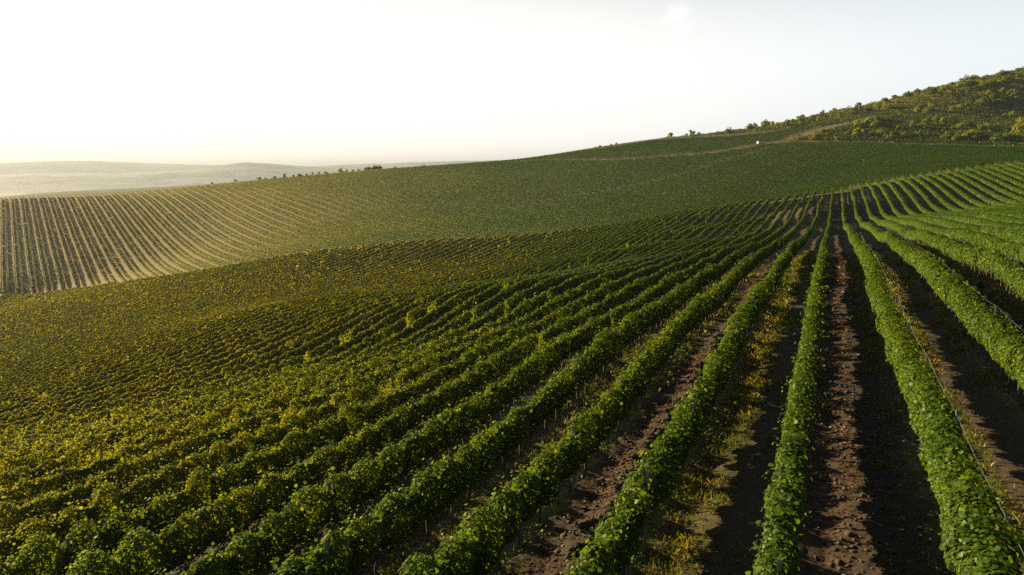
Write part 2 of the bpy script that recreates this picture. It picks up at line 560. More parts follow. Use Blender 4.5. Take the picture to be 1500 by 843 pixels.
def canopy(P0, e, p, s0, s1, seed, width, lump, base, yellow, rg, dens=1.0, min_size=0.068, top=VINE_H, max_size=0.7):
    seed = (seed * 7919 + 13) % 1009
    """all leaves of a row that starts at P0 + e*s0; leaves get larger and fewer with the distance"""
    step = 1.0
    cs = np.arange(s0, s1, step) + step / 2
    if len(cs) == 0:
        return None
    cx, cy = P0[0] + e[0] * cs, P0[1] + e[1] * cs
    dist = np.maximum(np.hypot(cx, cy), 7.0)
    L = np.clip(0.0021 * dist, min_size, max_size)
    lam = dens * 2.5 * 3.0 / (0.55 * L ** 2) * step
    gap = vnoise(cs / 1.3 + seed * 7.7, np.full(len(cs), seed * 1.3), 41)
    lam = lam * np.where(gap > 0.74, 0.10 if lump > 0.3 else 0.75, 1.0)
    n = rg.poisson(lam)
    k = np.repeat(np.arange(len(cs)), n)
    if len(k) == 0:
        return None
    N = len(k)
    s = cs[k] + rg.uniform(-step / 2, step / 2, N)
    Ls = L[k]
    ang = rg.uniform(0, 2 * math.pi, N)
    rad = np.where(rg.random(N) < 0.74, rg.uniform(0.84, 1.06, N), rg.uniform(0.3, 0.9, N))
    lump = lump * np.interp(dist[k], [35, 110], [1.0, 0.5])
    vine = np.cos(2 * math.pi * (s / 1.15 + 0.35 * vnoise(s / 2.3 + seed, np.full(N, 4.4), 46)))
    mod = 1 + lump * (0.45 * vine + 1.0 * row_noise(s, ang, seed, 0.8, 3) + 0.7 * row_noise(s, ang, seed + 5, 0.38, 5))
    topm = 1 + lump * (0.25 * vine + 0.55 * vnoise(s / 1.15 + seed, np.full(N, 0.5 + seed), 43) + 0.4 * vnoise(s / 4.0 + seed, np.full(N, 9.5), 44))
    plant = np.floor(s / 1.12 + seed * 0.37)
    ph = vnoise(plant * 7.31 + 0.5, np.full(N, 0.5 + seed), 51)
    pw = vnoise(plant * 5.17 + 0.5, np.full(N, 3.5 + seed), 52)
    prof = np.abs(np.sin(math.pi * (s / 1.12 + seed * 0.37)))
    topm = topm * (1 + lump * (0.45 * ph - 0.55 * (1 - prof) ** 2))
    mod = mod * (1 + lump * (0.6 * pw - 0.75 * (1 - prof) ** 2))
    topm = np.minimum(topm, 1.28)
    hh = (top - base) / 2
    ca, sa = np.cos(ang), np.sin(ang)
    sq = (np.abs(ca) ** 2.6 + np.abs(sa) ** 2.6) ** (-1 / 2.6)
    wb = np.maximum(width - 0.28 * Ls, 0.12) * (1.0 + 0.12 * sa)
    lx = wb * sq * ca * rad * mod
    lz = base + hh + hh * sq * sa * rad * np.where(sa > 0, topm * (0.6 + 0.4 * mod), 0.75 + 0.4 * mod - 0.15)
    sh = (rg.random(N) < 0.06) & (sa > 0.2) & (dist[k] < 60)            # shoots that stand out of the hedge
    lz = lz + sh * rg.uniform(0.05, 0.42, N) ** 1.2
    lx = lx + sh * rg.normal(size=N) * 0.11
    lz = np.maximum(lz, 0.18)
    wob = 0.10 * vnoise(s / 9 + seed, np.full(N, 2.2), 45)
    lx = lx + wob
    x = P0[0] + e[0] * s + p[0] * lx
    y = P0[1] + e[1] * s + p[1] * lx
    # ground under the row, sampled along it
    gs = np.arange(s0 - 1, s1 + 1.5, 0.8)
    gz = height(P0[0] + e[0] * gs, P0[1] + e[1] * gs)
    slope_d = (height(P0[0] + e[0] * gs + p[0], P0[1] + e[1] * gs + p[1]) - gz)
    z = np.interp(s, gs, gz) + np.interp(s, gs, slope_d) * lx + lz + 0.05
    outw = np.stack([p[0] * ca, p[1] * ca, sa * 0.8], -1)
    nr = norm(outw * 0.8 + np.array([0, 0, 0.45]) + rg.normal(size=(N, 3)) * np.interp(Ls, [0.07, 0.2], [0.42, 0.22])[:, None])
    size = Ls * np.clip(rg.lognormal(-0.03, 0.28, N), 0.45, 1.6)
    pos = np.stack([x, y, z], -1)
    if isinstance(yellow, tuple):                        # golden low-sun glow towards the left, painted into the leaf tint
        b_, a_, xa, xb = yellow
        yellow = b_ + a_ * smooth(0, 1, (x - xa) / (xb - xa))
    # age and colour of the leaf: yellower in random patches, plus the painted glow
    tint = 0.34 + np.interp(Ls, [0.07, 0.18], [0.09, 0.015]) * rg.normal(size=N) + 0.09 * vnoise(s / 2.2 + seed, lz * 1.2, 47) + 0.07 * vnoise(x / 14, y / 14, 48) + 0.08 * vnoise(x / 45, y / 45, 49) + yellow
    tint = np.where(rg.random(N) < 0.004 * np.interp(Ls, [0.07, 0.14], [1, 0.0]), 0.85 + 0.15 * rg.random(N), tint)
    tint = np.clip(tint, 0, 1)
    parts = []
    near = size < 0.26
    for fold, sel in ((True, near), (False, ~near)):
        if sel.any():
            V, Fc, m = leaf_arrays(pos[sel], nr[sel], size[sel], fold, rg)
            A = np.zeros((len(V), 4), np.float32)
            A[:, 0] = np.repeat(tint[sel], m)
            A[:, 3] = 1
            parts.append((V, Fc, A))
    return join_parts(parts)


def view_range(P0, e, lo, hi, step=1.0):
    """part of the row that the picture (and a step to its side) takes in"""
    s = np.arange(lo, hi, step)
    x, y = P0[0] + e[0] * s, P0[1] + e[1] * s
    r = np.hypot(x, y)
    az = np.degrees(np.arctan2(x, y))
    ok = ((az > -41) & (az < 43) & (y > 4)) | (r < 13) & (y > -1)
    return s[ok].min() if ok.any() else None, s[ok].max() + step if ok.any() else None


# shared small parts
def tube(path, radii, k=6):
    V, Fc = [], []
    path = np.array(path, float)
    for j, (c, r) in enumerate(zip(path, radii)):
        for a in range(k):
            V.append(c + r * np.array([math.cos(2 * math.pi * a / k), math.sin(2 * math.pi * a / k), 0]))
    for j in range(len(path) - 1):
        for a in range(k):
            b = (a + 1) % k
            Fc.append([j * k + a, j * k + b, (j + 1) * k + b, (j + 1) * k + a])
    return V, Fc


def py_mesh(name, V, Fc, mat, smooth_shade=False):
    me = bpy.data.meshes.new(name)
    me.from_pydata([tuple(v) for v in V], [], [tuple(f) for f in Fc])
    if smooth_shade:
        me.polygons.foreach_set('use_smooth', np.ones(len(me.polygons), bool))
    me.materials.append(mat)
    me.update()
    return me


TRUNKS = []
for k in range(6):
    pts, rad = [], []
    ox = oy = 0.0
    for j in range(7):
        pts.append((ox, oy, -0.1 + j * 0.17))
        rad.append((0.052 - 0.004 * j) * rng.uniform(0.8, 1.25))
        ox += rng.uniform(-0.035, 0.035)
        oy += rng.uniform(-0.035, 0.035)
    V, Fc = tube(pts, rad)
    for sg in (-1, 1):
        o = np.array(pts[-1])
        V2, F2 = tube([o + (0, 0, -0.05), o + (0.02, sg * 0.2, 0.05), o + (0.0, sg * 0.45, 0.08)], [0.03, 0.024, 0.015], 5)
        Fc += [[a + len(V) for a in f] for f in F2]
        V += V2
    TRUNKS.append(py_mesh('trunk', V, Fc, M_BARK, True))

V, Fc = [], []
w, dp = 0.032, 0.024           # open C-section steel post, top chamfered
prof = [(-w, -dp), (w, -dp), (w, dp), (w * .6, dp), (w * .6, -dp * .4), (-w * .6, -dp * .4), (-w * .6, dp), (-w, dp)]
for z in (-0.3, 1.98):
    V += [(a, b, z) for a, b in prof]
n8 = len(prof)
Fc = [[a, (a + 1) % n8, (a + 1) % n8 + n8, a + n8] for a in range(n8)]
Fc += [[8 + 0, 8 + 1, 8 + 4, 8 + 5], [8 + 1, 8 + 2, 8 + 3, 8 + 4], [8 + 0, 8 + 5, 8 + 6, 8 + 7]]
for zz in (0.8, 1.2, 1.6, 1.93):  # wire hooks
    b0 = len(V)
    V += [(w + a * 0.03, -dp + b * 0.03, zz + c * 0.02) for a in (0, 1) for b in (0, 1) for c in (0, 1)]
    Fc += [[b0 + i for i in f] for f in ((0, 1, 3, 2), (4, 6, 7, 5), (0, 4, 5, 1), (2, 3, 7, 6), (1, 5, 7, 3), (0, 2, 6, 4))]
POST = py_mesh('post', V, Fc, M_POST)

ORD = ['', '', 'second', 'third', 'fourth', 'fifth', 'sixth', 'seventh', 'eighth', 'ninth', 'tenth', 'eleventh', 'twelfth', 'thirteenth', 'fourteenth',
       'fifteenth', 'sixteenth', 'seventeenth', 'eighteenth', 'nineteenth', 'twentieth', 'twenty-first', 'twenty-second', 'twenty-third', 'twenty-fourth', 'twenty-fifth',
       'twenty-sixth', 'twenty-seventh', 'twenty-eighth', 'twenty-ninth', 'thirtieth']


def near_label(i):
    if i == 0: return 'narrow dark green vine row bordering the reddish tilled alley on its left'
    if i == 1: return 'bright green vine row bordering the reddish tilled alley on its right'
    if i == -1: return 'vine row beside the yellow grassy alley, first left of the narrow dark row'
    if i == 2: return 'sunlit vine row cut off by the photo edge, second right of the reddish alley'
    if -14 <= i < 0: return f'green vine row on the falling slope, {ORD[-i + 1]} row left of the reddish tilled alley'
    if 0 < i <= 12: return f'sunlit green vine row on the near crest, {ORD[i]} row right of the reddish tilled alley'
    if i > 12: return 'bright green vine row at the edge of the near field, over its far right corner'
    if i >= -45: return 'yellow green vine row in the middle of the near field, packed among its likes'
    return 'thin vine row low on the near field, close below the pale headland'


def near_group(i):
    if i > 12: return 'vine rows at the right corner of the near field'
    if i >= -14: return 'vine rows around the reddish alley'
    if i >= -45: return 'vine rows in the middle of the near field'
    return 'vine rows low on the near field'


def build_row(P0, e, p, lo, hi, seed, width, lump, base, yellow, label, group, detail=0, dens=1.0, top=VINE_H, post_off=0.16, wire_h=1.93, max_size=0.7):
    rg = np.random.default_rng(1000 + seed)
    res = canopy(P0, e, p, lo, hi, seed, width, lump, base, yellow, rg, dens, top=top, max_size=max_size)
    if res is None: return None
    V, Fc, A = res
    px, py = P0[0] + e[0] * lo, P0[1] + e[1] * lo
    base_loc = np.array([px, py, float(height(px, py))])
    if not detail:
        me = np_mesh('vine_row', V - base_loc, Fc, 4, {'leaf': A})
        o = link('vine_row', me, M_VINE, None, base_loc)
        tag(o, label, 'vine row', group)
        return o
    root = link('vine_row', None, None, None, base_loc)
    tag(root, label, 'vine row', group)
    me = np_mesh('canopy', V - base_loc, Fc, 4, {'leaf': A})
    link('canopy', me, M_VINE, root)
    yaw = -math.atan2(e[0], e[1])
    # trunks
    t_hi = min(hi, lo + 62 if detail == 2 else lo + 40)
    for s in np.arange(lo + 0.4, t_hi, 1.15):
        s2 = s + rg.uniform(-0.12, 0.12)
        lx = 0.10 * float(vnoise(np.array([s2 / 9 + seed]), np.array([2.2]), 45)[0])
        x, y = P0[0] + e[0] * s2 + p[0] * lx, P0[1] + e[1] * s2 + p[1] * lx
        if math.hypot(x, y) > 62: break
        t = link('trunk', TRUNKS[rg.integers(6)], None, root, np.array([x, y, float(height(x, y))]) - base_loc)
        t.rotation_euler = (rg.uniform(-.08, .08), rg.uniform(-.08, .08), yaw + rg.choice([0, math.pi]) + rg.uniform(-.2, .2))
        t.scale = (1, 1, rg.uniform(0.9, 1.05))
    # posts and the top wire they carry
    wire = []
    ss = np.arange(math.floor(lo / 5) * 5 + (seed * 1.7) % 5, min(hi, lo + 110), 5.0)
    for s in ss:
        x, y = P0[0] + e[0] * s + p[0] * post_off, P0[1] + e[1] * s + p[1] * post_off
        z = float(height(x, y))
        lean = (rg.uniform(-.03, .03), rg.uniform(-.03, .03))
        t = link('post', POST, None, root, np.array([x, y, z]) - base_loc)
        t.rotation_euler = (lean[0], lean[1], yaw)
        zs = rg.uniform(0.95, 1.04)
        t.scale = (1, 1, zs)
        wire.append(np.array([x, y, z + wire_h * zs]) - base_loc)
    if len(wire) > 2:
        V, Fc = [], []
        P = []
        for a, b in zip(wire[:-1], wire[1:]):
            for t in np.linspace(0, 1, 4)[:-1]:
                P.append(a * (1 - t) + b * t - np.array([0, 0, 0.06 * 4 * t * (1 - t)]))
        P.append(wire[-1])
        rad = 0.0035
        for q in P:
            for a in range(4):
                c, s_ = math.cos(a * math.pi / 2) * rad, math.sin(a * math.pi / 2) * rad
                V.append(q + np.array([p[0] * c, p[1] * c, s_]))
        for j in range(len(P) - 1):
            for a in range(4):
                b = (a + 1) % 4
                Fc.append([j * 4 + a, j * 4 + b, j * 4 + 4 + b, j * 4 + 4 + a])
        link('wire', py_mesh('wire', V, Fc, M_WIRE), None, root)
    return root


n_rows = 0
for i in range(-118, 31):
    d = D0 + SP * i
    P0 = d * P1
    end = float(s_end(d)) + rng.uniform(-0.6, 0.6)
    lo, hi = view_range(P0, E1, -6, end)
    if lo is None or hi - lo < 4: continue
    hi = min(hi, end)
    right = i >= 0
    width = 0.25 if i == 0 else (0.32 if i > 0 else 0.29)
    lump = 0.3 if right else 0.5
    base = 0.76 if i == 0 else (0.84 if right else 0.68)
    yel = 0.02 if right else (0.04, 0.36 * min(1, max(0, (-i - 1) / 6)), 32, -42)  # left rows: sun glow painted in as yellower leaves
    det = 2 if -9 <= i <= 4 else (1 if -16 <= i <= 7 else 0)
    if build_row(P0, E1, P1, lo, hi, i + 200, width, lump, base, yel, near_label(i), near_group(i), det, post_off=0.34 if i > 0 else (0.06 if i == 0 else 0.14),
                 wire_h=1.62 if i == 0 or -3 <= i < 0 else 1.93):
        n_rows += 1
print('near rows', n_rows)

# far slope: the rows stand in pairs either side of a tilled alley, with wider mown tracks between the pairs
def row_q(j):
    return j * SP2 + (-0.22 if j % 2 else 0.22)


runs = []
_corner = SLOPE_POLY
qs = (SLOPE_POLY @ P2)
ts = (SLOPE_POLY @ E2)
for j in range(int(qs.min() / SP2), int(qs.max() / SP2) + 1):
    q = row_q(j)
    t = np.arange(ts.min(), ts.max(), 2.0)
    x, y = P2[0] * q + E2[0] * t, P2[1] * q + E2[1] * t
    ok = in_poly(x, y, SLOPE_POLY) & (y > 50)
    az = np.degrees(np.arctan2(x, y))
    ok &= (az > -42) & (az < 39)
    for pl, w in TRACKS[:2]:
        ok &= dist_poly(x, y, pl) > (w + 2.0 if w > 1.5 else w + 0.4)
    idx = np.flatnonzero(np.diff(np.concatenate([[0], ok.astype(int), [0]])))
    for a, b in zip(idx[::2], idx[1::2]):
        if (b - a) * 2 >= 8:
            tm = (t[a] + t[b - 1]) / 2
            xm, ym = P2[0] * q + E2[0] * tm, P2[1] * q + E2[1] * tm
            seg = np.hypot(x[a:b], y[a:b])
            runs.append((np.sum(1 / seg ** 2) * 1e4, j, t[a], t[b - 1] + 1, xm, ym))
runs.sort(reverse=True)
N_IND = max(0, 296 - n_rows)
print('slope rows', len(runs), 'individual', N_IND)


def slope_label(xm, ym):
    if xm < -0.42 * ym: return 'vine row between pale mown tracks on the far sunlit slope', 'vine rows on the left of the far slope'
    if xm < 0.05 * ym: return 'fine green vine row on the middle of the far slope', 'vine rows in the middle of the far slope'
    return 'fine dark green vine row below the scrub hill', 'vine rows below the scrub hill'


rest = []
for k, (_, j, a, b, xm, ym) in enumerate(runs):
    P0 = P2 * row_q(j)
    leftness = max(0, min(1, (-xm / ym + 0.1) / 0.6))
    dens = 0.48 - 0.08 * leftness
    args = (P0, E2, P2, a, b, 3000 + j + (k % 7) * 37, 0.24 - 0.03 * leftness, 0.75, 0.30, (-0.15, 0.55, 120, -170))  # last tuple: base tint, then golden glow painted in leftwards
    if k < N_IND:
        lb, gp = slope_label(xm, ym)
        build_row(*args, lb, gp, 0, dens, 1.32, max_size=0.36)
    else:
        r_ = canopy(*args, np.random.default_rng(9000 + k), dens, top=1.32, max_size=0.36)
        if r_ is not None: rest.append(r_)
if rest:
    V, Fc, A = join_parts(rest)
    o = link('vine_rows', np_mesh('vine_rows', V, Fc, 4, {'leaf': A}), M_VINE)
    tag(o, 'distant fine rows of vines covering the upper part of the far slope', 'vine rows', None, 'stuff')
    print('stuff faces', len(Fc) // 4)


# ------------------------------------------------------------------ ground cover between the near rows
def in_view(x, y, margin=3):
    az = np.degrees(np.arctan2(x, y))
    return (np.abs(az) < 38 + margin) & (y > 4)


def scatter(n, smax, alley_par, flo, fhi, rg, dlo=-40, dhi=24, power=2.0):
    """points in the alleys, denser towards the viewer"""
    s = 4 + (smax - 4) * rg.random(n) ** power
    d = rg.uniform(dlo, dhi, n)
    k = np.floor((d - D0) / SP)
    fr = flo + (fhi - flo) * rg.beta(2, 2, n)
    if alley_par is not None:
        k = np.where(k.astype(int) % 2 == alley_par, k, k + 1)
    d = D0 + (k + fr) * SP
    x, y = sd_to_xy(s, d)
    ok = in_view(x, y)
    return x[ok], y[ok]


rg = np.random.default_rng(77)
# grass: in the sward of the grassed alleys and in tufts under the rows
xs, ys = [], []
x, y = scatter(190000, 90, 1, 0.06, 0.60, rg, -45, 26, 1.6)
keep = vnoise(x * 0.9, y * 0.9, 61) + 0.6 * vnoise(x * 3, y * 3, 62) > -0.4
xs.append(x[keep]); ys.append(y[keep])
for lo, hi in ((-0.30, 0.16), (-0.42, -0.04)):
    x, y = scatter(110000, 80, None, lo, hi, rg, -45, 26, 1.6)
    keep = vnoise(x * 0.7, y * 0.7, 63) + 0.6 * vnoise(x * 2.5, y * 2.5, 64) > 0.25
    xs.append(x[keep]); ys.append(y[keep])
x, y = np.concatenate(xs), np.concatenate(ys)
n = len(x)
z = height(x, y) + ground_detail(x, y)
dist = np.hypot(x, y)
hgt = rg.uniform(0.06, 0.22, n) * (1 + 0.5 * vnoise(x * 1.3, y * 1.3, 65)) * np.clip(dist / 25, 1, 1.6)
wd = np.clip(0.0008 * dist, 0.008, 0.05)
a = rg.uniform(0, 2 * math.pi, n)
side = np.stack([np.cos(a), np.sin(a), np.zeros(n)], -1) * wd[:, None]
lean = np.stack([rg.normal(size=n), rg.normal(size=n), np.zeros(n)], -1) * (hgt * 0.45)[:, None]
base = np.stack([x, y, z - 0.01], -1)
up = np.array([0, 0, 1.0]) * hgt[:, None]
V = np.stack([base - side, base + side, base + lean * 0.4 + up * 0.6 + side * 0.7, base + lean + up], 1).reshape(-1, 3)
A = np.zeros((len(V), 4), np.float32)
A[:, 0] = np.repeat(np.clip(0.5 + 0.22 * rg.normal(size=n) + 0.25 * vnoise(x * 0.5, y * 0.5, 66), 0, 1), 4)
A[:, 3] = 1
o = link('grass', np_mesh('grass', V, np.arange(len(V)), 4, {'leaf': A}), M_GRASS)
tag(o, 'dry yellow and green grass growing in the alleys and under the vines', 'grass', None, 'stuff')

# broad leaved weeds
x, y = scatter(26000, 70, None, -0.28, 0.28, rg, -42, 24, 1.5)
keep = vnoise(x * 0.6, y * 0.6, 71) + 0.5 * vnoise(x * 2, y * 2, 72) > 0.2
x, y = x[keep], y[keep]
k = 6
x = np.repeat(x, k) + rg.normal(size=len(x) * k) * 0.10
y = np.repeat(y, k) + rg.normal(size=len(y) * k) * 0.10
n = len(x)
z = height(x, y) + ground_detail(x, y) + rg.uniform(0.02, 0.28, n)
pos = np.stack([x, y, z], -1)
V, Fc, m = leaf_arrays(pos, norm(np.array([0, 0, 1.0]) + rg.normal(size=(n, 3)) * 0.5), np.clip(0.0035 * np.hypot(x, y), 0.06, 0.2) * rg.uniform(.7, 1.3, n), True, rg)
A = np.zeros((len(V), 4), np.float32)
A[:, 0] = np.repeat(np.clip(0.3 + 0.2 * rg.normal(size=n), 0, 1), m)
A[:, 3] = 1
o = link('weeds', np_mesh('weeds', V, Fc, 4, {'leaf': A}), M_GRASS)
tag(o, 'low broad leaved weeds at the feet of the vines', 'weeds', None, 'stuff')

# dead leaves on the tilled alleys
x, y = scatter(150000, 80, 0, 0.06, 0.94, rg, -42, 24, 1.7)
keep = vnoise(x * 0.8, y * 0.8, 81) + 0.7 * vnoise(x * 2.6, y * 2.6, 82) > 0.0
x1, y1 = x[keep], y[keep]
x2, y2 = scatter(26000, 60, 1, 0.02, 0.3, rg, -42, 24, 1.6)
x, y = np.concatenate([x1, x2]), np.concatenate([y1, y2])
n = len(x)
z = height(x, y) + ground_detail(x, y) + rg.uniform(0.005, 0.04, n)
pos = np.stack([x, y, z], -1)
V, Fc, m = leaf_arrays(pos, norm(np.array([0, 0, 1.0]) + rg.normal(size=(n, 3)) * 0.45), np.clip(0.003 * np.hypot(x, y), 0.045, 0.16) * rg.uniform(.6, 1.3, n), True, rg)
A = np.zeros((len(V), 4), np.float32)
A[:, 0] = np.repeat(np.clip(0.42 + 0.2 * rg.normal(size=n) + 0.25 * vnoise(x * 0.9, y * 0.9, 83), 0, 1), m)
A[:, 3] = 1
o = link('fallen_leaves', np_mesh('fallen_leaves', V, Fc, 4, {'leaf': A}), M_LITTER)
tag(o, 'brown and orange dead leaves lying on the tilled soil', 'fallen leaves', None, 'stuff')

# clods of tilled soil
x, y = scatter(30000, 60, 0, 0.08, 0.92, rg, -34, 20, 1.8)
n = len(x)
z = height(x, y) + ground_detail(x, y)
base8 = np.array([(a, b, c) for a in (-1, 1) for b in (-1, 1) for c in (-1, 1)], float) * 0.5
fq = np.array([(0, 1, 3, 2), (4, 6, 7, 5), (0, 4, 5, 1), (2, 3, 7, 6), (1, 5, 7, 3), (0, 2, 6, 4)])
sz = rg.lognormal(-3.3, 0.5, n).clip(0.015, 0.10)
V = base8[None] * (1 + 0.5 * rg.uniform(-1, 1, (n, 8, 1))) * sz[:, None, None] * np.array([1.2, 1.0, 0.7])
a = rg.uniform(0, 2 * math.pi, n)
c_, s_ = np.cos(a)[:, None], np.sin(a)[:, None]
V = np.stack([V[..., 0] * c_ - V[..., 1] * s_, V[..., 0] * s_ + V[..., 1] * c_, V[..., 2]], -1)
V += np.stack([x, y, z + sz * 0.15], -1)[:, None]
Fc = (np.arange(n)[:, None, None] * 8 + fq[None]).reshape(-1)
o = link('soil_clods', np_mesh('soil_clods', V.reshape(-1, 3), Fc, 4, None, False), M_CLOD)
tag(o, 'crumbly brown clods on the tilled alleys', 'soil clods', None, 'stuff')


# ------------------------------------------------------------------ shrubs and small trees
def shrub_mesh(seed, tall, wide, n=420, card=0.16):
    """unit shrub: height 1; a short forked stem and clumps of leaves with gaps"""
    rg = np.random.default_rng(seed)
    nb = rg.integers(6, 11)
    cen = np.stack([rg.normal(size=nb) * 0.26 * wide, rg.normal(size=nb) * 0.26 * wide, rg.uniform(0.10, 0.66, nb)], -1)
    cen[0] = (0, 0, 0.72)
    rad = rg.uniform(0.14, 0.27, nb) * (0.7 + 0.5 * wide)
    b = rg.choice(nb, n, p=rad ** 2 / (rad ** 2).sum())
    dr = norm(rg.normal(size=(n, 3)))
    pos = cen[b] + dr * (rad[b] * rg.uniform(0.6, 1.1, n))[:, None] * np.array([1, 1, 0.85])
    pos[:, 2] = np.clip(pos[:, 2], 0.02, None)
    V, Fc, m = leaf_arrays(pos, norm(dr + rg.normal(size=(n, 3)) * 0.5 + np.array([0, 0, 0.3])), card * rg.uniform(0.6, 1.3, n), False, rg)
    A = np.zeros((len(V), 4), np.float32)
    A[:, 0] = np.repeat(np.clip(0.45 + 0.18 * rg.normal(size=n) + 0.2 * (rg.random(nb)[b] - 0.5), 0, 1), m)
    A[:, 3] = 1
    # stem and limbs
    SV, SF = [], []
    for k in range(4):
        c = cen[k]
        v, f = tube([(0, 0, -0.08), (c[0] * .3, c[1] * .3, 0.22), tuple(c)], [0.035, 0.025, 0.01], 5)
        SF += [[q + len(SV) for q in ff] for ff in f]
        SV += v
    off = len(V)
    V = np.vstack([V, np.array(SV)])
    mi = np.concatenate([np.zeros(len(Fc) // 4, np.int32), np.ones(len(SF), np.int32)])
    Fc = np.concatenate([Fc, np.array(SF).ravel() + off])
    A = np.vstack([A, np.tile([[0.2, 0, 0, 1]], (len(SV), 1))])
    me = np_mesh('shrub', V, Fc, 4, {'leaf': A.astype(np.float32)})
    me.materials.append(M_SHRUB)
    me.materials.append(M_BARK)
    me.polygons.foreach_set('material_index', mi)
    return me


SHRUBS = [shrub_mesh(500 + k, 1, w, n, c) for k, (w, n, c) in enumerate([(1.0, 420, .15), (1.3, 520, .15), (0.8, 380, .14), (1.5, 560, .16), (1.1, 460, .13), (0.7, 420, .13)])]


def put_shrub(P, h, label, group, rg, name='shrub', cat='shrub'):
    me = SHRUBS[rg.integers(len(SHRUBS))]
    o = link(name, me, None, None, (P[0], P[1], P[2] - 0.05))
    s = rg.uniform(0.85, 1.3)
    o.scale = (h * s, h * s, h)
    o.rotation_euler = (0, 0, rg.uniform(0, 6.28))
    tag(o, label, cat, group)
    return o


rg = np.random.default_rng(5)
# skyline bushes on the crest in the middle of the picture (u, v of the foot, height in px)
crest = [(380, 265, 5), (389, 264, 3), (402, 263, 4), (418, 261, 6), (430, 260.5, 3), (438, 260, 4), (449, 259, 3), (458, 258.5, 4), (467, 258, 4), (476, 257, 4),
         (500, 254.5, 7), (508, 254, 4), (517, 253.5, 4), (525, 252.5, 4), (541, 251.5, 6), (549, 250.5, 7), (556, 250, 7), (579, 248, 4), (622, 244.5, 4), (310, 273, 3), (345, 270, 4)]
P = []
for c in crest:
    for dv in np.arange(-4, 10, 0.4):
        q = pix_ground([c[0]], [c[1] + dv], 250, 760, 260)[0]
        if not np.isnan(q[0]): break
    P.append(q)
for c, q in zip(crest, P):
    if np.isnan(q[0]): continue
    hh = c[2] * q[1] / 1000 * 1.05
    if c[0] in (500, 418): lb = {500: 'round dark tree standing tallest on the crest at mid skyline', 418: 'lone dark bush on the crest, above the pale mown rows'}[c[0]]
    elif c[0] in (541, 549, 556): lb = 'dark bush of the dense clump on the mid skyline'
    else: lb = 'small dark bush spaced along the crest of the far slope'
    put_shrub(q, max(hh, 1.6), lb, 'bushes along the far crest', rg)


def pix_region(n, poly, rg, mind):
    poly = np.array(poly, float)
    lo, hi = poly.min(0), poly.max(0)
    pts = []
    for _ in range(n * 30):
        u, v = rg.uniform(lo[0], hi[0]), rg.uniform(lo[1], hi[1])
        if in_poly(np.array([u]), np.array([v]), poly)[0] and all((u - a) ** 2 + ((v - b) * 1.6) ** 2 > mind ** 2 for a, b in pts[-400:]) and (mind < 1 or vnoise(np.array([u / 26.0]), np.array([v / 12.0]), 91)[0] + 0.7 * vnoise(np.array([u / 9.0]), np.array([v / 6.0]), 92)[0] > rg.uniform(-0.75, 0.35)):
            pts.append((u, v))
            if len(pts) >= n: break
    return np.array(pts)


regions = [
    # sunlit scrub along the ridge
    (150, [(955, 204.5), (1050, 193), (1150, 176), (1250, 155), (1350, 134), (1430, 114), (1500, 100), (1500, 118), (1440, 132), (1370, 144), (1300, 160), (1230, 172), (1150, 188), (1040, 199)], 3.6, (1.8, 5.4),
     'yellow green bush in the sunlit scrub along the top of the hill', 'scrub along the hilltop'),
    (13, [(815, 226), (880, 216), (905, 211), (903, 214), (860, 221.5), (820, 227.5)], 4, (1.0, 2.2), 'low bush on the skyline before the scrub hill', 'bushes on the skyline by the hill'),
    (34, [(1290, 178), (1330, 166), (1400, 152), (1450, 140), (1500, 128), (1500, 152), (1420, 162), (1350, 172)], 4, (1.8, 6.5),
     'dark green tree in the shady band across the hill', 'trees in the shady band of the hill'),
    (15, [(1235, 195), (1262, 178), (1300, 176), (1300, 203), (1240, 203)], 4, (1.8, 6.5), 'grey green tree at the lower left foot of the scrub hill', 'trees at the left foot of the hill'),
    (52, [(1300, 186), (1390, 172), (1420, 182), (1500, 168), (1500, 212), (1400, 209), (1300, 205)], 4.5, (1.6, 6.5),
     'yellow green young tree on the dark lower face of the hill', 'trees on the lower face of the hill'),
    (10, [(1155, 203), (1200, 193), (1240, 200), (1240, 206), (1160, 206)], 7, (1.5, 3.5), 'small bush on the pale bank above the dark vineyard', 'bushes on the pale bank'),
]
n_shr = 0
for n, poly, mind, (h0, h1), lb, gp in regions:
    pts = pix_region(n, poly, rg, mind)
    P = pix_ground(pts[:, 0], pts[:, 1])
    for q in P:
        if np.isnan(q[0]): continue
        put_shrub(q, h0 + (h1 - h0) * rg.random() ** 1.5, lb, gp, rg)
        n_shr += 1
print('shrubs', n_shr)

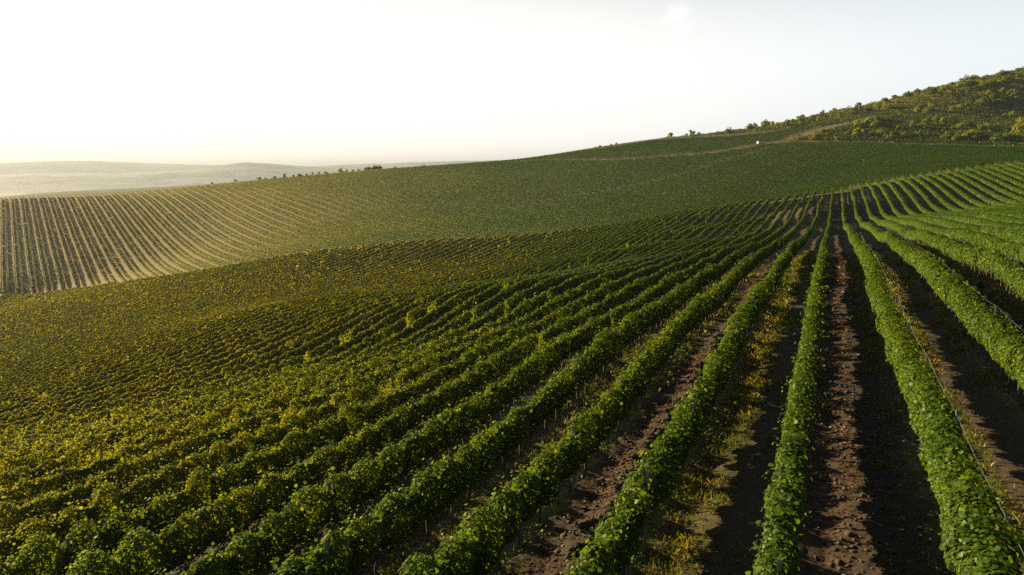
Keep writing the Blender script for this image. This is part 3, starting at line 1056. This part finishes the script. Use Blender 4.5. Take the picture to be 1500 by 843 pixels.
# low undergrowth between them
pts = pix_region(3000, [(955, 204), (1150, 176), (1350, 134), (1500, 99), (1500, 214), (1400, 211), (1250, 206), (1160, 206), (1230, 182), (1100, 194)], rg, 0.5)
P = pix_ground(pts[:, 0], pts[:, 1])
P = P[~np.isnan(P[:, 0])]
parts = []
for q in P:
    if min(float(dist_poly(q[0], q[1], pl)) for pl, w in TRACKS) < 5: continue
    n = 44
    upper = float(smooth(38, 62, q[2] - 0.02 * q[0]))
    tall = rg.uniform(0.6, 2.4) * (0.6 + 0.6 * upper)
    pos = q + rg.normal(size=(n, 3)) * np.array([2.6, 2.6, 0]) + np.array([0, 0, 1]) * rg.uniform(0, 1.3, (n, 1))
    pos[:, 2] = height(pos[:, 0], pos[:, 1]) + tall * rg.uniform(0.05, 1.0, n) * np.exp(-((pos[:, :2] - q[:2]) ** 2).sum(1) / 12)
    V, Fc, m = leaf_arrays(pos, norm(rg.normal(size=(n, 3)) * 0.6 + np.array([0, 0, 0.8])), rg.uniform(0.45, 1.15, n), False, rg)
    A = np.zeros((len(V), 4), np.float32)
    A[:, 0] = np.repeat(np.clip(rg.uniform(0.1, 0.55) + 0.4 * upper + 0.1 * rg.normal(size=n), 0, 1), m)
    A[:, 3] = 1
    parts.append((V, Fc, A))
M_UNDER = leaf_material('undergrowth_leaf', [(0.015, 0.030, 0.006), (0.038, 0.058, 0.009), (0.10, 0.115, 0.014), (0.20, 0.18, 0.025)], trans=0.3, gloss=0.02)
V, Fc, A = join_parts(parts)
o = link('undergrowth', np_mesh('undergrowth', V, Fc, 4, {'leaf': A}), M_UNDER)
tag(o, 'low scrub and tall grass covering the hill between its bushes', 'undergrowth', None, 'stuff')


# ------------------------------------------------------------------ white van on the track
def build_van():
    q = pix_ground([1114], [212.5])[0]
    white = plain_mat('van_paint', (0.25, 0.26, 0.26), 0.6, 0, 0.04)
    glass = plain_mat('van_glass', (0.02, 0.025, 0.03), 0.1, 0, 0.1)
    tyre = plain_mat('tyre_rubber', (0.02, 0.02, 0.02), 0.9, 0, 0.2)
    rim_m = plain_mat('wheel_rim', (0.45, 0.45, 0.46), 0.4, 0.7, 0.1)
    light_m = plain_mat('lamp_glass', (0.55, 0.55, 0.5), 0.2, 0, 0.1)
    root = link('parked_van', None, None, None, (q[0], q[1], q[2] + 0.02))
    tag(root, 'tiny white van parked on the dirt track below the scrub hill', 'van')
    root.rotation_euler = (0, 0, R(25))
    # side profile (x along the van, z up) extruded and rounded
    prof = [(-2.45, .42), (2.35, .42), (2.5, .62), (2.48, .95), (1.65, 1.12), (1.05, 1.86), (.7, 1.96), (-2.2, 1.98), (-2.42, 1.86), (-2.5, .9)]
    V, Fc = [], []
    for yy, k in ((-.93, .97), (-.87, 1.0), (.87, 1.0), (.93, .97)):
        for a, b in prof:
            V.append((a * k, yy * (1 - .09 * max(0, b - 1.0)), .42 + (b - .42) * (k if b > .5 else 1)))
    n = len(prof)
    for r_ in range(3):
        for a in range(n):
            b = (a + 1) % n
            Fc.append([r_ * n + a, r_ * n + b, (r_ + 1) * n + b, (r_ + 1) * n + a])
    Fc += [list(range(n))[::-1], list(range(3 * n, 4 * n))]
    link('body', py_mesh('body', V, Fc, white), None, root)

    def quad(pts, name, mat, out):
        a = np.array(pts, float)
        o_ = np.array(out)
        V = np.vstack([a, a + o_])
        Fc = [[4, 5, 6, 7], [3, 2, 1, 0]] + [[k, (k + 1) % 4, (k + 1) % 4 + 4, k + 4] for k in range(4)]
        link(name, py_mesh(name, V, Fc, mat), None, root)
    quad([(1.62, -.72, 1.17), (1.62, .72, 1.17), (1.12, .68, 1.80), (1.12, -.68, 1.80)], 'windscreen', glass, (.03, 0, .025))
    for sg in (-1, 1):
        y1, y2 = sg * .915, sg * .865
        quad([(.15, y1, 1.2), (1.42, y1, 1.2), (1.02, y2, 1.76), (.15, y2, 1.78)], 'side_window', glass, (0, sg * .012, 0))
        quad([(-1.2, y1, 1.2), (.0, y1, 1.2), (.0, y2, 1.78), (-1.2, y2, 1.78)], 'side_window', glass, (0, sg * .012, 0))
        quad([(2.47, sg * .55, .72), (2.47, sg * .82, .72), (2.44, sg * .80, .9), (2.44, sg * .55, .9)], 'headlight', light_m, (.03, 0, 0))
    for wx in (-1.55, 1.55):
        for sg in (-1, 1):
            prof2 = [(.0, .0), (.30, .0), (.34, .04), (.34, .18), (.30, .22), (0, .22)]
            V, Fc = [], []
            kk = 18
            for a in range(kk):
                th = 2 * math.pi * a / kk
                for r_, w_ in prof2[1:5]:
                    V.append((r_ * math.cos(th), sg * (w_ - .22), r_ * math.sin(th)))
            for a in range(kk):
                b = (a + 1) % kk
                for j in range(3):
                    Fc.append([a * 4 + j, b * 4 + j, b * 4 + j + 1, a * 4 + j + 1])
            Fc += [[a * 4 for a in range(kk)], [a * 4 + 3 for a in range(kk)][::-1]]
            wh = link('wheel', py_mesh('wheel', V, Fc, tyre), None, root, (wx, sg * .95, .34))
            V = [(.19 * math.cos(2 * math.pi * a / 14), sg * .006, .19 * math.sin(2 * math.pi * a / 14)) for a in range(14)] + [(0, sg * .02, 0)]
            link('rim', py_mesh('rim', V, [[a, (a + 1) % 14, 14] for a in range(14)], rim_m), None, wh)


build_van()


# ------------------------------------------------------------------ air
def build_haze():
    lo, hi = (-15500, -6000, -190 + HC), (15500, 15500, 150 + HC)
    V = [(x, y, z) for x in (lo[0], hi[0]) for y in (lo[1], hi[1]) for z in (lo[2], hi[2])]
    Fc = [(0, 1, 3, 2), (4, 6, 7, 5), (0, 4, 5, 1), (2, 3, 7, 6), (1, 5, 7, 3), (0, 2, 6, 4)]
    m, nt = new_mat('haze_air')
    g = G(nt)
    pv = g.n('ShaderNodeVolumePrincipled')
    pv.inputs['Color'].default_value = rgb(0.30, 0.345, 0.42)
    pv.inputs['Density'].default_value = HAZE
    pv.inputs['Anisotropy'].default_value = 0.32
    out = g.n('ShaderNodeOutputMaterial')
    g.l(pv.outputs[0], out.inputs['Volume'])
    m.cycles.homogeneous_volume = True
    o = link('haze', py_mesh('haze', V, Fc, m))
    tag(o, 'warm evening haze over the vineyard and the far plain', 'haze', None, 'stuff')


HAZE = 0.00013
build_haze()

# ------------------------------------------------------------------ light
SUN_AZ, SUN_EL = R(-57), R(16.5)
world = bpy.data.worlds.new('World')
scene.world = world
world.use_nodes = True
nt = world.node_tree
nt.nodes.clear()
g = G(nt)
sky = g.n('ShaderNodeTexSky', sky_type='NISHITA')
sky.sun_disc = False
sky.sun_elevation = SUN_EL
sky.sun_rotation = SUN_AZ
sky.dust_density = 1.5
sky.air_density = 1.0
sky.ozone_density = 1.0
bg = g.n('ShaderNodeBackground')
bg.inputs[1].default_value = 0.05
# hazy evening air: whiter and brighter near the horizon all round
tcw = g.n('ShaderNodeTexCoord')
sxyz = g.n('ShaderNodeSeparateXYZ')
g.l(tcw.outputs['Generated'], sxyz.inputs[0])
low = g.math('SUBTRACT', 1.0, g.step(sxyz.outputs[2], 0.11, 0.44))
sd = g.n('ShaderNodeVectorMath', operation='DOT_PRODUCT')
g.l(tcw.outputs['Generated'], sd.inputs[0])
sd.inputs[1].default_value = (math.sin(SUN_AZ), math.cos(SUN_AZ), 0)
hazec = g.mix(g.step(sd.outputs['Value'], -0.1, 0.85), rgb(6.0, 6.4, 6.6), rgb(8.6, 8.0, 7.3))
skyc = g.mix(g.math('MULTIPLY', low, 0.93), g.mix(1.0, sky.outputs[0], rgb(0.6, 0.6, 0.6), 'MULTIPLY'), hazec)
cl = g.n('ShaderNodeMapping')
cl.inputs['Scale'].default_value = (22, 22, 75)
g.l(tcw.outputs['Generated'], cl.inputs[0])
cn = g.noise(cl.outputs[0], 1.0, 6, 0.62)
cdir = ray(990, 29)
cdir = cdir / np.linalg.norm(cdir)
dv = g.n('ShaderNodeVectorMath', operation='DISTANCE')
g.l(tcw.outputs['Generated'], dv.inputs[0])
dv.inputs[1].default_value = tuple(cdir)
cm = g.math('MULTIPLY', g.math('SUBTRACT', 1.0, g.step(dv.outputs['Value'], 0.006, 0.034)), g.step(cn, 0.36, 0.6))
skyc = g.mix(g.math('MULTIPLY', cm, 0.07), skyc, rgb(16.5, 16.3, 15.6))
g.l(skyc, bg.inputs[0])
wo = g.n('ShaderNodeOutputWorld')
g.l(bg.outputs[0], wo.inputs[0])

sun = bpy.data.lights.new('sun', 'SUN')
sun.energy = 5.0
sun.angle = R(0.53)
sun.color = (1.0, 0.80, 0.46)
so = bpy.data.objects.new('sun', sun)
COL.objects.link(so)
so.rotation_euler = (math.pi / 2 - SUN_EL, 0, math.pi - SUN_AZ)
so.location = (0, 0, 60)
# a sun lamp shines along its -Z: point -Z away from the sun's place in the sky
from mathutils import Vector
to_sun = Vector((math.sin(SUN_AZ) * math.cos(SUN_EL), math.cos(SUN_AZ) * math.cos(SUN_EL), math.sin(SUN_EL)))
so.rotation_euler = to_sun.to_track_quat('Z', 'Y').to_euler()

# ------------------------------------------------------------------ camera
cam = bpy.data.cameras.new('camera')
cam.sensor_width = 36
cam.lens = 24
cam.clip_start = 0.1
cam.clip_end = 40000
co = bpy.data.objects.new('camera', cam)
COL.objects.link(co)
co.location = (0, 0, HC)
co.rotation_euler = (math.pi / 2 - PITCH, 0, 0)
scene.camera = co

scene.view_settings.view_transform = 'Standard'
scene.view_settings.look = 'None'
scene.view_settings.exposure = 1.75
scene.view_settings.gamma = 1.0
scene.cycles.max_bounces = 5
scene.cycles.diffuse_bounces = 2
scene.cycles.glossy_bounces = 1
scene.cycles.transmission_bounces = 3
scene.cycles.volume_bounces = 0
scene.cycles.transparent_max_bounces = 4
scene.cycles.use_denoising = False
scene.cycles.use_adaptive_sampling = False
scene.cycles.sample_clamp_indirect = 0.5
